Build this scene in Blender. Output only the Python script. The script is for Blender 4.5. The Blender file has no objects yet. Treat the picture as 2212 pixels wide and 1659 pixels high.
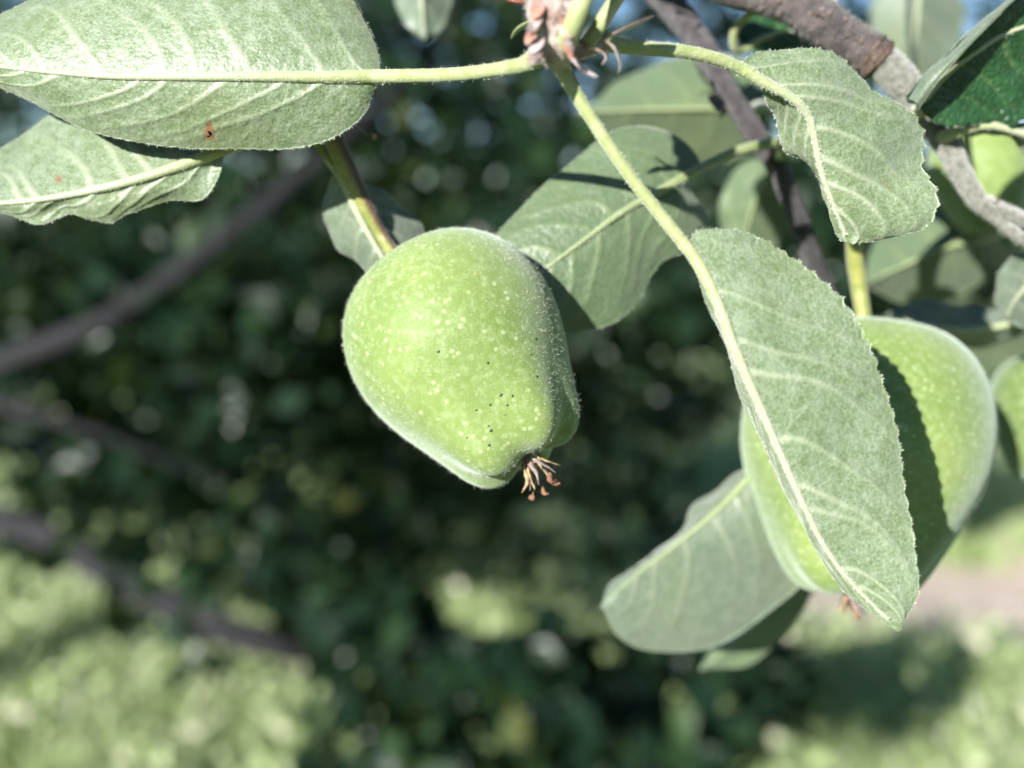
import bpy, math, random
import numpy as np
from mathutils import Vector

rng = np.random.default_rng(7)
random.seed(7)
scene = bpy.context.scene
R = math.radians

# ------------------------------------------------------------------ camera, world, sun, exposure
CAM_H, PITCH, LENS, FOCUS, FSTOP = 1.45, R(9.0), 38.0, 0.166, 8.7
SUN_EL, SUN_AZ = R(20.0), R(31.0)          # azimuth: how far behind-left of the camera axis the sun stands
cam_data = bpy.data.cameras.new('camera')
cam = bpy.data.objects.new('camera', cam_data)
scene.collection.objects.link(cam)
cam.location = (0, 0, CAM_H)
cam.rotation_euler = (math.pi / 2 - PITCH, 0, 0)
cam_data.lens = LENS
cam_data.sensor_width = 36.0
cam_data.clip_start = 0.005
cam_data.clip_end = 2000.0
cam_data.dof.use_dof = True
cam_data.dof.focus_distance = FOCUS
cam_data.dof.aperture_fstop = FSTOP
scene.camera = cam

SUN_DIR = np.array([-math.sin(SUN_AZ) * math.cos(SUN_EL), -math.cos(SUN_AZ) * math.cos(SUN_EL), math.sin(SUN_EL)])
world = bpy.data.worlds.new('World')
scene.world = world
world.use_nodes = True
wn = world.node_tree
sky = wn.nodes.new('ShaderNodeTexSky')
sky.sky_type = 'NISHITA'
sky.sun_disc = False
sky.sun_elevation = SUN_EL
sky.sun_rotation = math.atan2(SUN_DIR[0], SUN_DIR[1])
sky.altitude = 1200
sky.air_density = 1.0
sky.dust_density = 0.0
sky.ozone_density = 3.0
bg = wn.nodes['Background']
bg.inputs['Strength'].default_value = 0.068
wn.links.new(sky.outputs[0], bg.inputs['Color'])

sun_data = bpy.data.lights.new('sun', 'SUN')
sun_data.energy = 5.0
sun_data.angle = R(0.55)
sun_data.color = (1.0, 0.975, 0.93)
sun = bpy.data.objects.new('sun', sun_data)
scene.collection.objects.link(sun)
sun.rotation_euler = Vector(SUN_DIR).to_track_quat('Z', 'Y').to_euler()
sun.location = (-3, -5, 4)

scene.render.engine = 'CYCLES'
scene.cycles.use_denoising = True
scene.cycles.max_bounces = 4
scene.cycles.diffuse_bounces = 2
scene.cycles.use_adaptive_sampling = True
scene.cycles.adaptive_threshold = 0.02
scene.cycles.glossy_bounces = 2
scene.cycles.transmission_bounces = 2
scene.cycles.transparent_max_bounces = 4
scene.cycles.caustics_reflective = False
scene.cycles.caustics_refractive = False
scene.cycles.sample_clamp_indirect = 4.0
scene.view_settings.view_transform = 'Standard'
scene.view_settings.look = 'None'
scene.view_settings.exposure = 1.3
scene.view_settings.gamma = 1.0

# ------------------------------------------------------------------ geometry helpers
CAM = np.array([0, 0, CAM_H])
RT = np.array([1.0, 0, 0])
FW = np.array([0, math.cos(PITCH), -math.sin(PITCH)])
UP = np.array([0, math.sin(PITCH), math.cos(PITCH)])
FPX = 1106 / (18 / LENS)


def P(x, y, d):
    """a point in front of the camera, measured on the 2212 px wide view; d counts from a plane 52 mm ahead of the lens for the
    near twigs and in units of 1.46 m for everything further off"""
    d = d + 0.0522 if d < 0.3 else d * 1.46
    return CAM + FW * d + RT * ((x - 1106) / FPX * d) + UP * ((829.5 - y) / FPX * d)


def PP(pts):
    return np.array([P(*p) for p in pts])


def unproject(v):
    r = v - CAM
    d = r @ FW
    return 1106 + FPX * (r @ RT) / d, 829.5 - FPX * (r @ UP) / d, d


def unit(v):
    v = np.asarray(v, float)
    return v / np.maximum(np.linalg.norm(v, axis=-1, keepdims=True), 1e-12)


def spline(pts, n, power=1.0):
    """Catmull-Rom curve through pts resampled to n points by arc length"""
    p = np.asarray(pts, float)
    if len(p) == 2:
        f = np.linspace(0, 1, 24)[:, None]
        dense = p[0] * (1 - f) + p[1] * f
    else:
        q = np.vstack([2 * p[0] - p[1], p, 2 * p[-1] - p[-2]])
        segs = []
        for i in range(1, len(q) - 2):
            a, b, c, d = q[i - 1], q[i], q[i + 1], q[i + 2]
            t = np.linspace(0, 1, 24, endpoint=(i == len(q) - 3))[:, None]
            segs.append(0.5 * (2 * b + (c - a) * t + (2 * a - 5 * b + 4 * c - d) * t ** 2 + (3 * b - a - 3 * c + d) * t ** 3))
        dense = np.vstack(segs)
    s = np.concatenate([[0], np.cumsum(np.linalg.norm(np.diff(dense[:, :3], axis=0), axis=1))])
    f = np.linspace(0, 1, n) ** power * s[-1]
    return np.stack([np.interp(f, s, dense[:, k]) for k in range(dense.shape[1])], axis=1)


def base_of(parent):
    b = np.zeros(3)
    while parent is not None:
        b = b + np.array(parent.location)
        parent = parent.parent
    return b


def mesh(name, verts, faces, mats, parent=None, mat_idx=None, attrs=None, smooth=True, kind=None, label=None):
    """verts in world space; stored relative to the parent's origin"""
    v = np.asarray(verts, float) - base_of(parent)
    me = bpy.data.meshes.new(name)
    if isinstance(faces, np.ndarray):
        n = faces.shape[1]
        me.vertices.add(len(v))
        me.vertices.foreach_set('co', v.astype(np.float32).ravel())
        me.loops.add(faces.size)
        me.loops.foreach_set('vertex_index', faces.astype(np.int32).ravel())
        me.polygons.add(len(faces))
        me.polygons.foreach_set('loop_start', (np.arange(len(faces)) * n).astype(np.int32))
        me.update(calc_edges=True)
    else:
        me.from_pydata(v.tolist(), [], faces)
    for m in (mats if isinstance(mats, (list, tuple)) else [mats]):
        me.materials.append(m)
    if mat_idx is not None:
        me.polygons.foreach_set('material_index', np.asarray(mat_idx, dtype=np.int32))
    if smooth:
        me.polygons.foreach_set('use_smooth', np.ones(len(me.polygons), dtype=bool))
    for an, av in (attrs or {}).items():
        a = me.attributes.new(an, 'FLOAT', 'POINT')
        a.data.foreach_set('value', np.asarray(av, dtype=np.float32))
    me.validate()
    me.update()
    ob = bpy.data.objects.new(name, me)
    scene.collection.objects.link(ob)
    ob.parent = parent
    if kind:
        ob['kind'] = kind
    if label:
        ob['label'] = label
    return ob


def thing(name, label, cat, loc, group=None):
    e = bpy.data.objects.new(name, None)
    e.empty_display_size = 0.01
    e.location = tuple(loc)
    scene.collection.objects.link(e)
    e['label'] = label
    e['category'] = cat
    if group:
        e['group'] = group
    return e


def frames(c):
    t = unit(np.gradient(c, axis=0))
    n = np.zeros_like(c)
    a = np.array([0, 0, 1.0]) if abs(t[0][2]) < 0.9 else np.array([1.0, 0, 0])
    n[0] = unit(np.cross(t[0], a))
    for i in range(1, len(c)):
        v = n[i - 1] - t[i] * (n[i - 1] @ t[i])
        n[i] = unit(v)
    return t, n, np.cross(t, n)


def tube(pts, radii, n=40, seg=14, lump=0.0, freq=400.0, cap=True, power=1.0, raw=False):
    """tapered tube along a curve; returns verts, faces, angle, position along"""
    c = np.asarray(pts, float) if raw else spline(pts, n, power)
    n = len(c)
    rad = np.interp(np.linspace(0, 1, n), np.linspace(0, 1, len(radii)), radii)
    t, a, b = frames(c)
    th = np.linspace(0, 2 * math.pi, seg, endpoint=False)
    rr = rad[:, None] * np.ones(seg)
    if lump:
        ph = rng.uniform(0, 6, 8)
        s = np.linspace(0, 1, n)[:, None]
        L = np.sum(np.linalg.norm(np.diff(c, axis=0), axis=1))
        w = sum(np.sin(s * L * freq * (0.5 + 0.45 * k) + ph[k] + (k % 3) * th + ph[k + 3]) for k in range(4)) / 4
        rr = rr * (1 + lump * w + lump * 0.5 * rng.normal(size=rr.shape))
    v = c[:, None, :] + rr[..., None] * (np.cos(th)[None, :, None] * a[:, None, :] + np.sin(th)[None, :, None] * b[:, None, :])
    v = v.reshape(-1, 3)
    faces = []
    for i in range(n - 1):
        for j in range(seg):
            k = (j + 1) % seg
            faces.append((i * seg + j, i * seg + k, (i + 1) * seg + k, (i + 1) * seg + j))
    if cap:
        faces.append(tuple(range(seg))[::-1])
        faces.append(tuple(range((n - 1) * seg, n * seg)))
    nrm = unit((np.cos(th)[None, :, None] * a[:, None, :] + np.sin(th)[None, :, None] * b[:, None, :])).reshape(-1, 3)
    return v, faces, nrm


def join(parts):
    V, F, o = [], [], 0
    for v, f in parts:
        V.append(np.asarray(v))
        F += [tuple(i + o for i in q) for q in f]
        o += len(v)
    return np.vstack(V), F


def hairs(pts, nrms, length, width, spread=0.7):
    """short tapered hairs, two crossed triangles long; numpy tri array"""
    n = len(pts)
    d = unit(nrms + spread * rng.normal(size=(n, 3)))
    L = (length * rng.uniform(0.4, 1.25, n))[:, None]
    s = unit(np.cross(d, rng.normal(size=(n, 3)))) * width / 2
    d2 = unit(d + 0.5 * rng.normal(size=(n, 3)))
    m = pts + d * L * 0.55
    tip = m + d2 * L * 0.5
    v = np.stack([pts - s - d * length * 0.1, pts + s - d * length * 0.1, m + s * 0.8, m - s * 0.8, tip], axis=1).reshape(-1, 3)
    o = (np.arange(n) * 5)[:, None]
    f = np.concatenate([o + np.array([[0, 1, 2]]), o + np.array([[0, 2, 3]]), o + np.array([[3, 2, 4]])], axis=0)
    return v, f


FUZZ = {}


def add_fuzz(root, pts, nrms, length, width=0.00004, spread=0.7):
    FUZZ.setdefault(root.name, []).append((root, *hairs(np.asarray(pts), np.asarray(nrms), length, width, spread)))


def flush_fuzz():
    for name, items in FUZZ.items():
        V, F, o = [], [], 0
        for _, v, f in items:
            V.append(v)
            F.append(f + o)
            o += len(v)
        mesh('fuzz', np.vstack(V), np.vstack(F), M['hair'], items[0][0], kind='stuff', smooth=False)


# ------------------------------------------------------------------ materials
M = {}


class NT:
    def __init__(self, name):
        self.m = bpy.data.materials.new(name)
        self.m.use_nodes = True
        self.t = self.m.node_tree
        self.b = self.t.nodes['Principled BSDF']
        self.out = self.t.nodes['Material Output']
        M[name] = self.m

    def n(self, kind, **kw):
        nd = self.t.nodes.new(kind)
        for k, v in kw.items():
            if k in nd.inputs.keys():
                if hasattr(v, 'is_output') or isinstance(v, bpy.types.NodeSocket):
                    self.t.links.new(v, nd.inputs[k])
                else:
                    nd.inputs[k].default_value = v
            else:
                setattr(nd, k, v)
        return nd

    def link(self, a, b):
        self.t.links.new(a, b)

    def coord(self):
        if not hasattr(self, '_c'):
            self._c = self.t.nodes.new('ShaderNodeTexCoord').outputs['Object']
        return self._c

    def noise(self, scale, detail=3.0, rough=0.55, dist=0.0):
        nd = self.n('ShaderNodeTexNoise', Scale=scale, Detail=detail, Roughness=rough, Distortion=dist)
        self.link(self.coord(), nd.inputs['Vector'])
        return nd.outputs['Fac']

    def voro(self, scale, feature='F1', rand=1.0):
        nd = self.n('ShaderNodeTexVoronoi', feature=feature)
        nd.inputs['Scale'].default_value = scale
        nd.inputs['Randomness'].default_value = rand
        self.link(self.coord(), nd.inputs['Vector'])
        return nd.outputs['Distance']

    def ramp(self, fac, stops):
        nd = self.t.nodes.new('ShaderNodeValToRGB')
        cr = nd.color_ramp
        while len(cr.elements) < len(stops):
            cr.elements.new(0.5)
        for e, (p, c) in zip(cr.elements, stops):
            e.position = p
            e.color = (*c, 1) if len(c) == 3 else c
        self.link(fac, nd.inputs['Fac'])
        return nd.outputs['Color']

    def rng(self, v, a, b, c=0.0, d=1.0):
        nd = self.t.nodes.new('ShaderNodeMapRange')
        nd.interpolation_type = 'SMOOTHSTEP'
        self.link(v, nd.inputs['Value'])
        for i, x in zip(('From Min', 'From Max', 'To Min', 'To Max'), (a, b, c, d)):
            nd.inputs[i].default_value = x
        return nd.outputs['Result']

    def mix(self, fac, a, b, blend='MIX'):
        nd = self.t.nodes.new('ShaderNodeMix')
        nd.data_type = 'RGBA'
        nd.blend_type = blend
        for s, v in ((nd.inputs[0], fac), (nd.inputs[6], a), (nd.inputs[7], b)):
            if isinstance(v, bpy.types.NodeSocket):
                self.link(v, s)
            else:
                s.default_value = (*v, 1) if isinstance(v, tuple) and len(v) == 3 else v
        return nd.outputs[2]

    def math(self, op, a, b=0.0):
        nd = self.t.nodes.new('ShaderNodeMath')
        nd.operation = op
        for s, v in ((nd.inputs[0], a), (nd.inputs[1], b)):
            if isinstance(v, bpy.types.NodeSocket):
                self.link(v, s)
            else:
                s.default_value = v
        return nd.outputs[0]

    def attr(self, name):
        nd = self.t.nodes.new('ShaderNodeAttribute')
        nd.attribute_name = name
        return nd.outputs['Fac']

    def bump(self, h, dist, strength=1.0):
        nd = self.t.nodes.new('ShaderNodeBump')
        nd.inputs['Strength'].default_value = strength
        nd.inputs['Distance'].default_value = dist
        self.link(h, nd.inputs['Height'])
        self.link(nd.outputs[0], self.b.inputs['Normal'])
        return nd.outputs[0]

    def set(self, **kw):
        for k, v in kw.items():
            s = self.b.inputs[k.replace('_', ' ')]
            if isinstance(v, bpy.types.NodeSocket):
                self.link(v, s)
            else:
                s.default_value = (*v, 1) if isinstance(v, tuple) and len(v) == 3 else v

    def translucent(self, color, fac, normal=None):
        tr = self.t.nodes.new('ShaderNodeBsdfTranslucent')
        if isinstance(color, bpy.types.NodeSocket):
            self.link(color, tr.inputs['Color'])
        else:
            tr.inputs['Color'].default_value = (*color, 1)
        mx = self.t.nodes.new('ShaderNodeMixShader')
        mx.inputs[0].default_value = fac
        self.link(self.b.outputs[0], mx.inputs[1])
        self.link(tr.outputs[0], mx.inputs[2])
        self.link(mx.outputs[0], self.out.inputs['Surface'])


def mat_leaf_under(name, green, felt, vein, trans=0.12, rough=0.45):
    green, felt, vein = (tuple(x * 0.77 for x in q) for q in (green, felt, vein))
    k = NT(name)
    fine = k.noise(2600, 3, 0.6)
    mid = k.noise(420, 3, 0.55)
    big = k.noise(70, 2)
    net = k.voro(900, 'DISTANCE_TO_EDGE')
    f = k.math('MULTIPLY_ADD', k.rng(fine, 0.36, 0.66), 0.62)
    k.t.nodes[-1].inputs[2].default_value = 0.0
    f = k.math('ADD', f, k.rng(mid, 0.3, 0.75, 0.0, 0.5))
    f = k.math('ADD', f, k.rng(net, 0.0, 0.12, 0.18, 0.0))
    c = k.mix(f, green, felt)
    c = k.mix(k.rng(big, 0.35, 0.75, 0.0, 0.35), c, tuple(x * 0.8 for x in green))
    c = k.mix(k.rng(k.noise(38, 3), 0.48, 0.78, 0.0, 0.45), c, (0.17, 0.20, 0.075))
    c = k.mix(k.rng(k.noise(160, 4, 0.7), 0.66, 0.74, 0.0, 0.35), c, (0.20, 0.16, 0.08))
    net2 = k.rng(k.voro(300, 'DISTANCE_TO_EDGE'), 0.0, 0.05, 0.2, 0.0)
    c = k.mix(net2, c, vein)
    v = k.attr('vein')
    c = k.mix(k.math('MULTIPLY', v, 0.85), c, vein)
    rust = k.attr('rust')
    c = k.mix(rust, c, (0.20, 0.085, 0.04))
    h = k.math('ADD', k.math('MULTIPLY', fine, 0.5), k.math('MULTIPLY', k.rng(k.noise(800, 2), 0.3, 0.7), 0.9))
    k.bump(h, 0.00013, 0.8)
    k.set(Base_Color=c, Roughness=rough, Sheen_Weight=0.35, Sheen_Roughness=0.5, Sheen_Tint=(0.9, 0.95, 0.85))
    k.b.inputs['Specular IOR Level'].default_value = 0.6
    k.translucent(tuple(x * 1.2 for x in green), trans)


def mat_leaf_top(name, green, vein, rough=0.33):
    k = NT(name)
    c = k.mix(k.rng(k.noise(300, 3), 0.3, 0.7), green, tuple(x * 1.6 for x in green))
    c = k.mix(k.math('MULTIPLY', k.attr('vein'), 0.8), c, vein)
    c = k.mix(k.attr('rust'), c, (0.20, 0.085, 0.04))
    h = k.math('ADD', k.rng(k.voro(700, 'DISTANCE_TO_EDGE'), 0, 0.25), k.noise(1500, 2))
    k.bump(h, 0.00018, 0.8)
    k.set(Base_Color=c, Roughness=rough)
    k.translucent((0.10, 0.20, 0.03), 0.12)


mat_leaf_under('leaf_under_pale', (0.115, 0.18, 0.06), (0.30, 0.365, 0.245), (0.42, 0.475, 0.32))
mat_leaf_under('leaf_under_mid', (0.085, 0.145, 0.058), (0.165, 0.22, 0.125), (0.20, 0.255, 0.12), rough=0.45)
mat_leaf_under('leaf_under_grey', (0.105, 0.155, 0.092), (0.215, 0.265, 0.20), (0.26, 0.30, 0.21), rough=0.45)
mat_leaf_top('leaf_top', (0.016, 0.052, 0.018), (0.09, 0.15, 0.06))
mat_leaf_top('leaf_top_light', (0.05, 0.11, 0.035), (0.14, 0.20, 0.08))


def mat_simple(name, a, b, scale, rough=0.6, bump=0.0, sheen=0.0, ss=0.0):
    k = NT(name)
    c = k.mix(k.rng(k.noise(scale, 4), 0.3, 0.7), a, b)
    k.set(Base_Color=c, Roughness=rough, Sheen_Weight=sheen)
    if ss:
        k.set(Subsurface_Weight=ss, Subsurface_Scale=0.002)
    if bump:
        k.bump(k.noise(scale * 2.5, 3), bump)
    return k




def mat_stalk(name, a, b, end):
    a, b, end = (tuple(x * 0.80 for x in q) for q in (a, b, end))
    k = NT(name)
    c = k.mix(k.rng(k.noise(500, 4, 0.65), 0.3, 0.7), a, b)
    c = k.mix(k.rng(k.noise(2500, 2), 0.5, 0.75, 0.0, 0.5), c, end)
    c = k.mix(k.math('MULTIPLY', k.attr('along'), 0.8), c, end)
    k.set(Base_Color=c, Roughness=0.55, Sheen_Weight=0.4)
    k.bump(k.noise(2000, 3), 0.00012)


mat_stalk('petiole', (0.27, 0.33, 0.105), (0.39, 0.43, 0.20), (0.43, 0.47, 0.31))
mat_stalk('petiole_green', (0.19, 0.25, 0.07), (0.29, 0.34, 0.145), (0.24, 0.30, 0.14))
mat_simple('hair', (0.62, 0.64, 0.56), (0.7, 0.7, 0.62), 100, 0.5)
M['hair'].node_tree.nodes['Principled BSDF'].inputs['Specular IOR Level'].default_value = 0.2
mat_simple('spur_wool', (0.20, 0.115, 0.095), (0.47, 0.39, 0.355), 330, 0.8, 0.0012, 0.3)
mat_simple('stipule', (0.36, 0.22, 0.20), (0.50, 0.39, 0.36), 500, 0.6, 0.0002, 0.4)
mat_simple('bud_scale', (0.16, 0.03, 0.02), (0.30, 0.08, 0.05), 600, 0.4, 0.0002)
mat_simple('scar_orange', (0.28, 0.115, 0.075), (0.42, 0.22, 0.155), 700, 0.6, 0.0002)
mat_simple('sepal', (0.10, 0.06, 0.05), (0.30, 0.24, 0.21), 900, 0.7, 0.0002, 0.3)
mat_simple('filament', (0.14, 0.07, 0.045), (0.40, 0.31, 0.16), 700, 0.6, 0.0001)
mat_simple('anther', (0.11, 0.05, 0.027), (0.25, 0.12, 0.066), 1800, 0.6, 0.0002)
mat_simple('speck', (0.012, 0.02, 0.012), (0.03, 0.05, 0.025), 2000, 0.4)

k = NT('fruit_stem')
c = k.mix(k.rng(k.noise(500, 3), 0.3, 0.7), (0.15, 0.18, 0.03), (0.25, 0.25, 0.065))
c = k.mix(k.math('MULTIPLY', k.attr('blush'), 0.93), c, (0.075, 0.018, 0.022))
k.set(Base_Color=c, Roughness=0.45, Sheen_Weight=0.3)
k.bump(k.noise(1500, 2), 0.0002)

k = NT('bark_dark')
c = k.mix(k.rng(k.noise(650, 4), 0.3, 0.7), (0.013, 0.010, 0.011), (0.048, 0.037, 0.038))
c = k.mix(k.rng(k.voro(420), 0.10, 0.22, 0.8, 0.0), c, (0.075, 0.055, 0.045))
k.set(Base_Color=c, Roughness=0.8, Sheen_Weight=0.3)
k.bump(k.noise(700, 5, 0.7), 0.0014)

k = NT('bark_grey')
c = k.mix(k.rng(k.noise(350, 4), 0.3, 0.7), (0.026, 0.020, 0.020), (0.088, 0.068, 0.065))
c = k.mix(k.rng(k.voro(480), 0.10, 0.20, 0.7, 0.0), c, (0.22, 0.115, 0.06))
k.set(Base_Color=c, Roughness=0.75, Sheen_Weight=0.2)
k.bump(k.math('ADD', k.noise(700, 4), k.rng(k.voro(480), 0.1, 0.3, 0.6, 0.0)), 0.0013)

mat_simple('shoot_wool', (0.08, 0.082, 0.058), (0.20, 0.195, 0.165), 900, 0.8, 0.0005, 0.6)
mat_simple('bark_ring', (0.07, 0.042, 0.028), (0.20, 0.145, 0.11), 1200, 0.8, 0.0006)


def mat_apple(name, a, b):
    k = NT(name)
    c = k.mix(k.rng(k.noise(55, 3), 0.3, 0.72), a, b)
    c = k.mix(k.rng(k.noise(700, 4, 0.65), 0.42, 0.72, 0.0, 0.45), c, (0.28, 0.35, 0.17))
    dots = k.math('MULTIPLY', k.rng(k.voro(620), 0.12, 0.34, 0.75, 0.0), k.rng(k.noise(260, 1), 0.35, 0.65, 0.15, 0.9))
    c = k.mix(dots, c, (0.36, 0.42, 0.22))
    dots2 = k.rng(k.voro(230), 0.03, 0.085, 0.6, 0.0)
    c = k.mix(dots2, c, (0.37, 0.34, 0.16))
    k.set(Base_Color=c, Roughness=0.56, Sheen_Weight=0.40, Sheen_Roughness=0.5, Sheen_Tint=(0.75, 0.85, 0.80),
          Subsurface_Weight=0.15, Subsurface_Scale=0.002)
    k.b.inputs['Subsurface Radius'].default_value = (0.8, 1.0, 0.3)
    k.b.inputs['Specular IOR Level'].default_value = 0.28
    k.bump(k.math('ADD', k.math('MULTIPLY', k.noise(2200, 3), 0.6), k.math('MULTIPLY', dots, 0.5)), 0.00012)


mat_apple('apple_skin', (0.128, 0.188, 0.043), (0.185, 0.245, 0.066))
mat_apple('apple_skin_shaded', (0.075, 0.12, 0.026), (0.11, 0.16, 0.042))  # same skin darkened: shade on the edge apple put into its colour

# background materials
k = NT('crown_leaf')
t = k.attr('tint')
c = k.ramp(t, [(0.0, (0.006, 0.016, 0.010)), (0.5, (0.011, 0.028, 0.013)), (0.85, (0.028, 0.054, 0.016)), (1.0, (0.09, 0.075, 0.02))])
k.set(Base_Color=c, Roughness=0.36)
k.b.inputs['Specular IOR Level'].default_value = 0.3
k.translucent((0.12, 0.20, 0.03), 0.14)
k = NT('far_leaf')
t = k.attr('tint')
c = k.ramp(t, [(0.0, (0.025, 0.065, 0.02)), (0.6, (0.06, 0.12, 0.03)), (1.0, (0.12, 0.18, 0.06))])
k.set(Base_Color=c, Roughness=0.5)
k.translucent((0.12, 0.20, 0.04), 0.25)
k = NT('grass')
t = k.attr('tint')
c = k.ramp(t, [(0.0, (0.13, 0.23, 0.08)), (0.45, (0.38, 0.50, 0.20)), (0.75, (0.58, 0.66, 0.38)), (1.0, (0.76, 0.71, 0.56))])
k.set(Base_Color=c, Roughness=0.45)
k.translucent((0.42, 0.52, 0.20), 0.42)
mat_simple('trunk_bark', (0.007, 0.007, 0.009), (0.020, 0.018, 0.021), 30, 0.9, 0.01)
mat_simple('soil', (0.07, 0.10, 0.03), (0.14, 0.18, 0.06), 3.0, 0.9, 0.02)
mat_simple('path_earth', (0.40, 0.31, 0.25), (0.56, 0.46, 0.39), 6.0, 0.95, 0.01)
mat_simple('hill', (0.03, 0.06, 0.03), (0.06, 0.10, 0.04), 0.06, 0.95)

# ------------------------------------------------------------------ setting: ground, path, hills
def relief(x, y):
    return 0.05 * np.sin(x * 0.9 + 1) * np.cos(y * 0.7) + 0.02 * np.sin(x * 2.3 + y * 1.7)


gx, gy = np.meshgrid(np.concatenate([np.linspace(-600, -14, 16), np.linspace(-12, 12, 97), np.linspace(14, 600, 16)]),
                     np.concatenate([np.linspace(-60, -9, 6), np.linspace(-8, 16, 97), np.linspace(18, 1200, 20)]))
gz = np.where((np.abs(gx) < 13) & (gy > -9) & (gy < 17), relief(gx, gy), 0)
ny_, nx_ = gx.shape
idx = np.arange(ny_ * nx_).reshape(ny_, nx_)
gf = np.stack([idx[:-1, :-1], idx[:-1, 1:], idx[1:, 1:], idx[1:, :-1]], axis=-1).reshape(-1, 4)
g = mesh('ground', np.stack([gx, gy, gz], -1).reshape(-1, 3), gf, M['soil'], kind='structure')

# trodden earth path crossing on the right
pc = np.array([(0.95, 4.05), (1.3, 3.95), (1.8, 3.9), (2.6, 3.95), (3.8, 4.1), (6.5, 4.3)])
pl = spline(np.c_[pc, np.zeros(len(pc))], 60)
pt = unit(np.gradient(pl, axis=0))
pn = np.stack([-pt[:, 1], pt[:, 0], 0 * pt[:, 0]], 1)
pv = []
for i, (c0, n0) in enumerate(zip(pl, pn)):
    for w in np.linspace(-0.6, 0.6, 7):
        ww = w * min(1.0, 0.25 + i / 14) * (1 + 0.16 * math.sin(i * 1.3 + w * 4) + 0.1 * math.sin(i * 0.5))
        q = c0 + n0 * ww
        q[2] = relief(q[0], q[1]) + 0.014 - 0.01 * (abs(w) / 0.6) ** 2
        pv.append(q)
pi = np.arange(len(pv)).reshape(60, 7)
pf = np.stack([pi[:-1, :-1], pi[:-1, 1:], pi[1:, 1:], pi[1:, :-1]], axis=-1).reshape(-1, 4)
mesh('path', np.array(pv), pf, M['path_earth'], kind='structure')

hx = np.linspace(-700, 700, 90)
hv, hf = [], []
for j, (yy, hh) in enumerate([(300, -1), (380, 4), (520, 9), (700, 10), (900, -1)]):
    for i, xx in enumerate(hx):
        hv.append((xx, yy, hh * (0.55 + 0.3 * math.sin(xx * 0.011 + j) + 0.15 * math.sin(xx * 0.031 + 2 * j)) if hh > 0 else -1))
for j in range(4):
    for i in range(89):
        a = j * 90 + i
        hf.append((a, a + 1, a + 91, a + 90))
mesh('hills', hv, hf, M['hill'], kind='structure')

# ------------------------------------------------------------------ leaf clouds, trees, grass
def leaf_cloud(centres, size, spread_up=0.6):
    """a small folded leaf at every centre: five points, four triangles"""
    n = len(centres)
    z = unit(rng.normal(size=(n, 3)) + np.array([0, 0, spread_up]))
    d = unit(np.cross(z, rng.normal(size=(n, 3))) + np.array([0, 0, -0.25]))
    s = unit(np.cross(z, d))
    z = np.cross(d, s)
    L = size * rng.uniform(0.6, 1.3, n)[:, None]
    w = L * rng.uniform(0.26, 0.36, n)[:, None]
    fold = rng.uniform(0.05, 0.45, n)[:, None]
    base = centres - d * L * 0.5
    mid = base + d * L * 0.5 - z * L * 0.04
    v = np.stack([base, mid + s * w * np.cos(fold) + z * w * np.sin(fold), base + d * L - z * L * 0.12, mid - s * w * np.cos(fold) + z * w * np.sin(fold), mid], 1).reshape(-1, 3)
    o = (np.arange(n) * 5)[:, None]
    f = np.concatenate([o + np.array([[0, 1, 4]]), o + np.array([[1, 2, 4]]), o + np.array([[0, 4, 3]]), o + np.array([[4, 2, 3]])], 0)
    tint = np.repeat(np.clip(rng.beta(1.6, 2.4, n), 0, 1), 5)
    return v, f, tint


def in_ellipsoids(clumps):
    """clumps: (centre, radii, count) -> leaf centres, thinner in the middle, ragged edge"""
    out = []
    for c, r, n in clumps:
        u = unit(rng.normal(size=(n, 3)))
        rad = rng.uniform(0.25, 1.0, n) ** 0.5 * (1 + 0.18 * np.sin(u[:, 0] * 5 + c[0] * 3) + 0.15 * np.sin(u[:, 2] * 7 + c[1]))
        out.append(np.array(c) + u * rad[:, None] * np.array(r))
    return np.vstack(out)


def carve(c, beams):
    """gaps in the crown: drop leaves within r of the line through p along the sun"""
    keep = np.ones(len(c), bool)
    for p, r in beams:
        w = c - np.array(p)
        t = w @ SUN_DIR
        dist = np.linalg.norm(w - t[:, None] * SUN_DIR, axis=1)
        keep &= ~((dist < r) & (t > -0.05))
    return c[keep]


def limb(root, pts, radii, name='limb', seg=12, n=40, m='trunk_bark'):
    v, f, _ = tube(pts, radii, n, seg, lump=0.06, freq=12)
    return mesh(name, v, f, M[m], root)


APPLE_SPOT = P(1250, 700, 0.13)
host_base = np.array([-1.95, 2.1, 0.0])
host = thing('apple_tree', 'dark shaded apple tree with boughs reaching in from the side behind the fruit', 'tree', host_base)
b0 = host_base
v, f, _ = tube([b0 + (0, 0, -0.05), b0 + (0.02, 0, 0.3), b0 + (-0.03, 0.02, 0.62), b0 + (0.02, 0.05, 1.1), b0 + (0.05, 0.1, 1.9), b0 + (0.2, 0.2, 2.9)],
               [0.15, 0.105, 0.10, 0.085, 0.06, 0.03], 60, 20, lump=0.05, freq=9)
mesh('trunk', v, f, M['trunk_bark'], host)
limb(host, [b0 + (0, 0, 0.85), P(-180, 1105, 1.45), P(0, 1128, 1.30), P(150, 1182, 1.24), P(280, 1258, 1.2), P(420, 1335, 1.16), P(560, 1385, 1.14), P(720, 1412, 1.2), P(900, 1412, 1.15), P(1200, 1425, 1.1)],
     [0.07, 0.036, 0.029, 0.027, 0.027, 0.027, 0.026, 0.022, 0.018, 0.010])
limb(host, [b0 + (0.02, 0.03, 1.0), P(-300, 870, 1.25), P(-140, 830, 1.16), P(20, 775, 1.12), P(250, 680, 1.12), P(480, 515, 1.16), P(690, 350, 1.25), P(880, 160, 1.5), P(1000, -40, 1.6)], [0.05, 0.024, 0.020, 0.018, 0.017, 0.016, 0.015, 0.013, 0.010])
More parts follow.
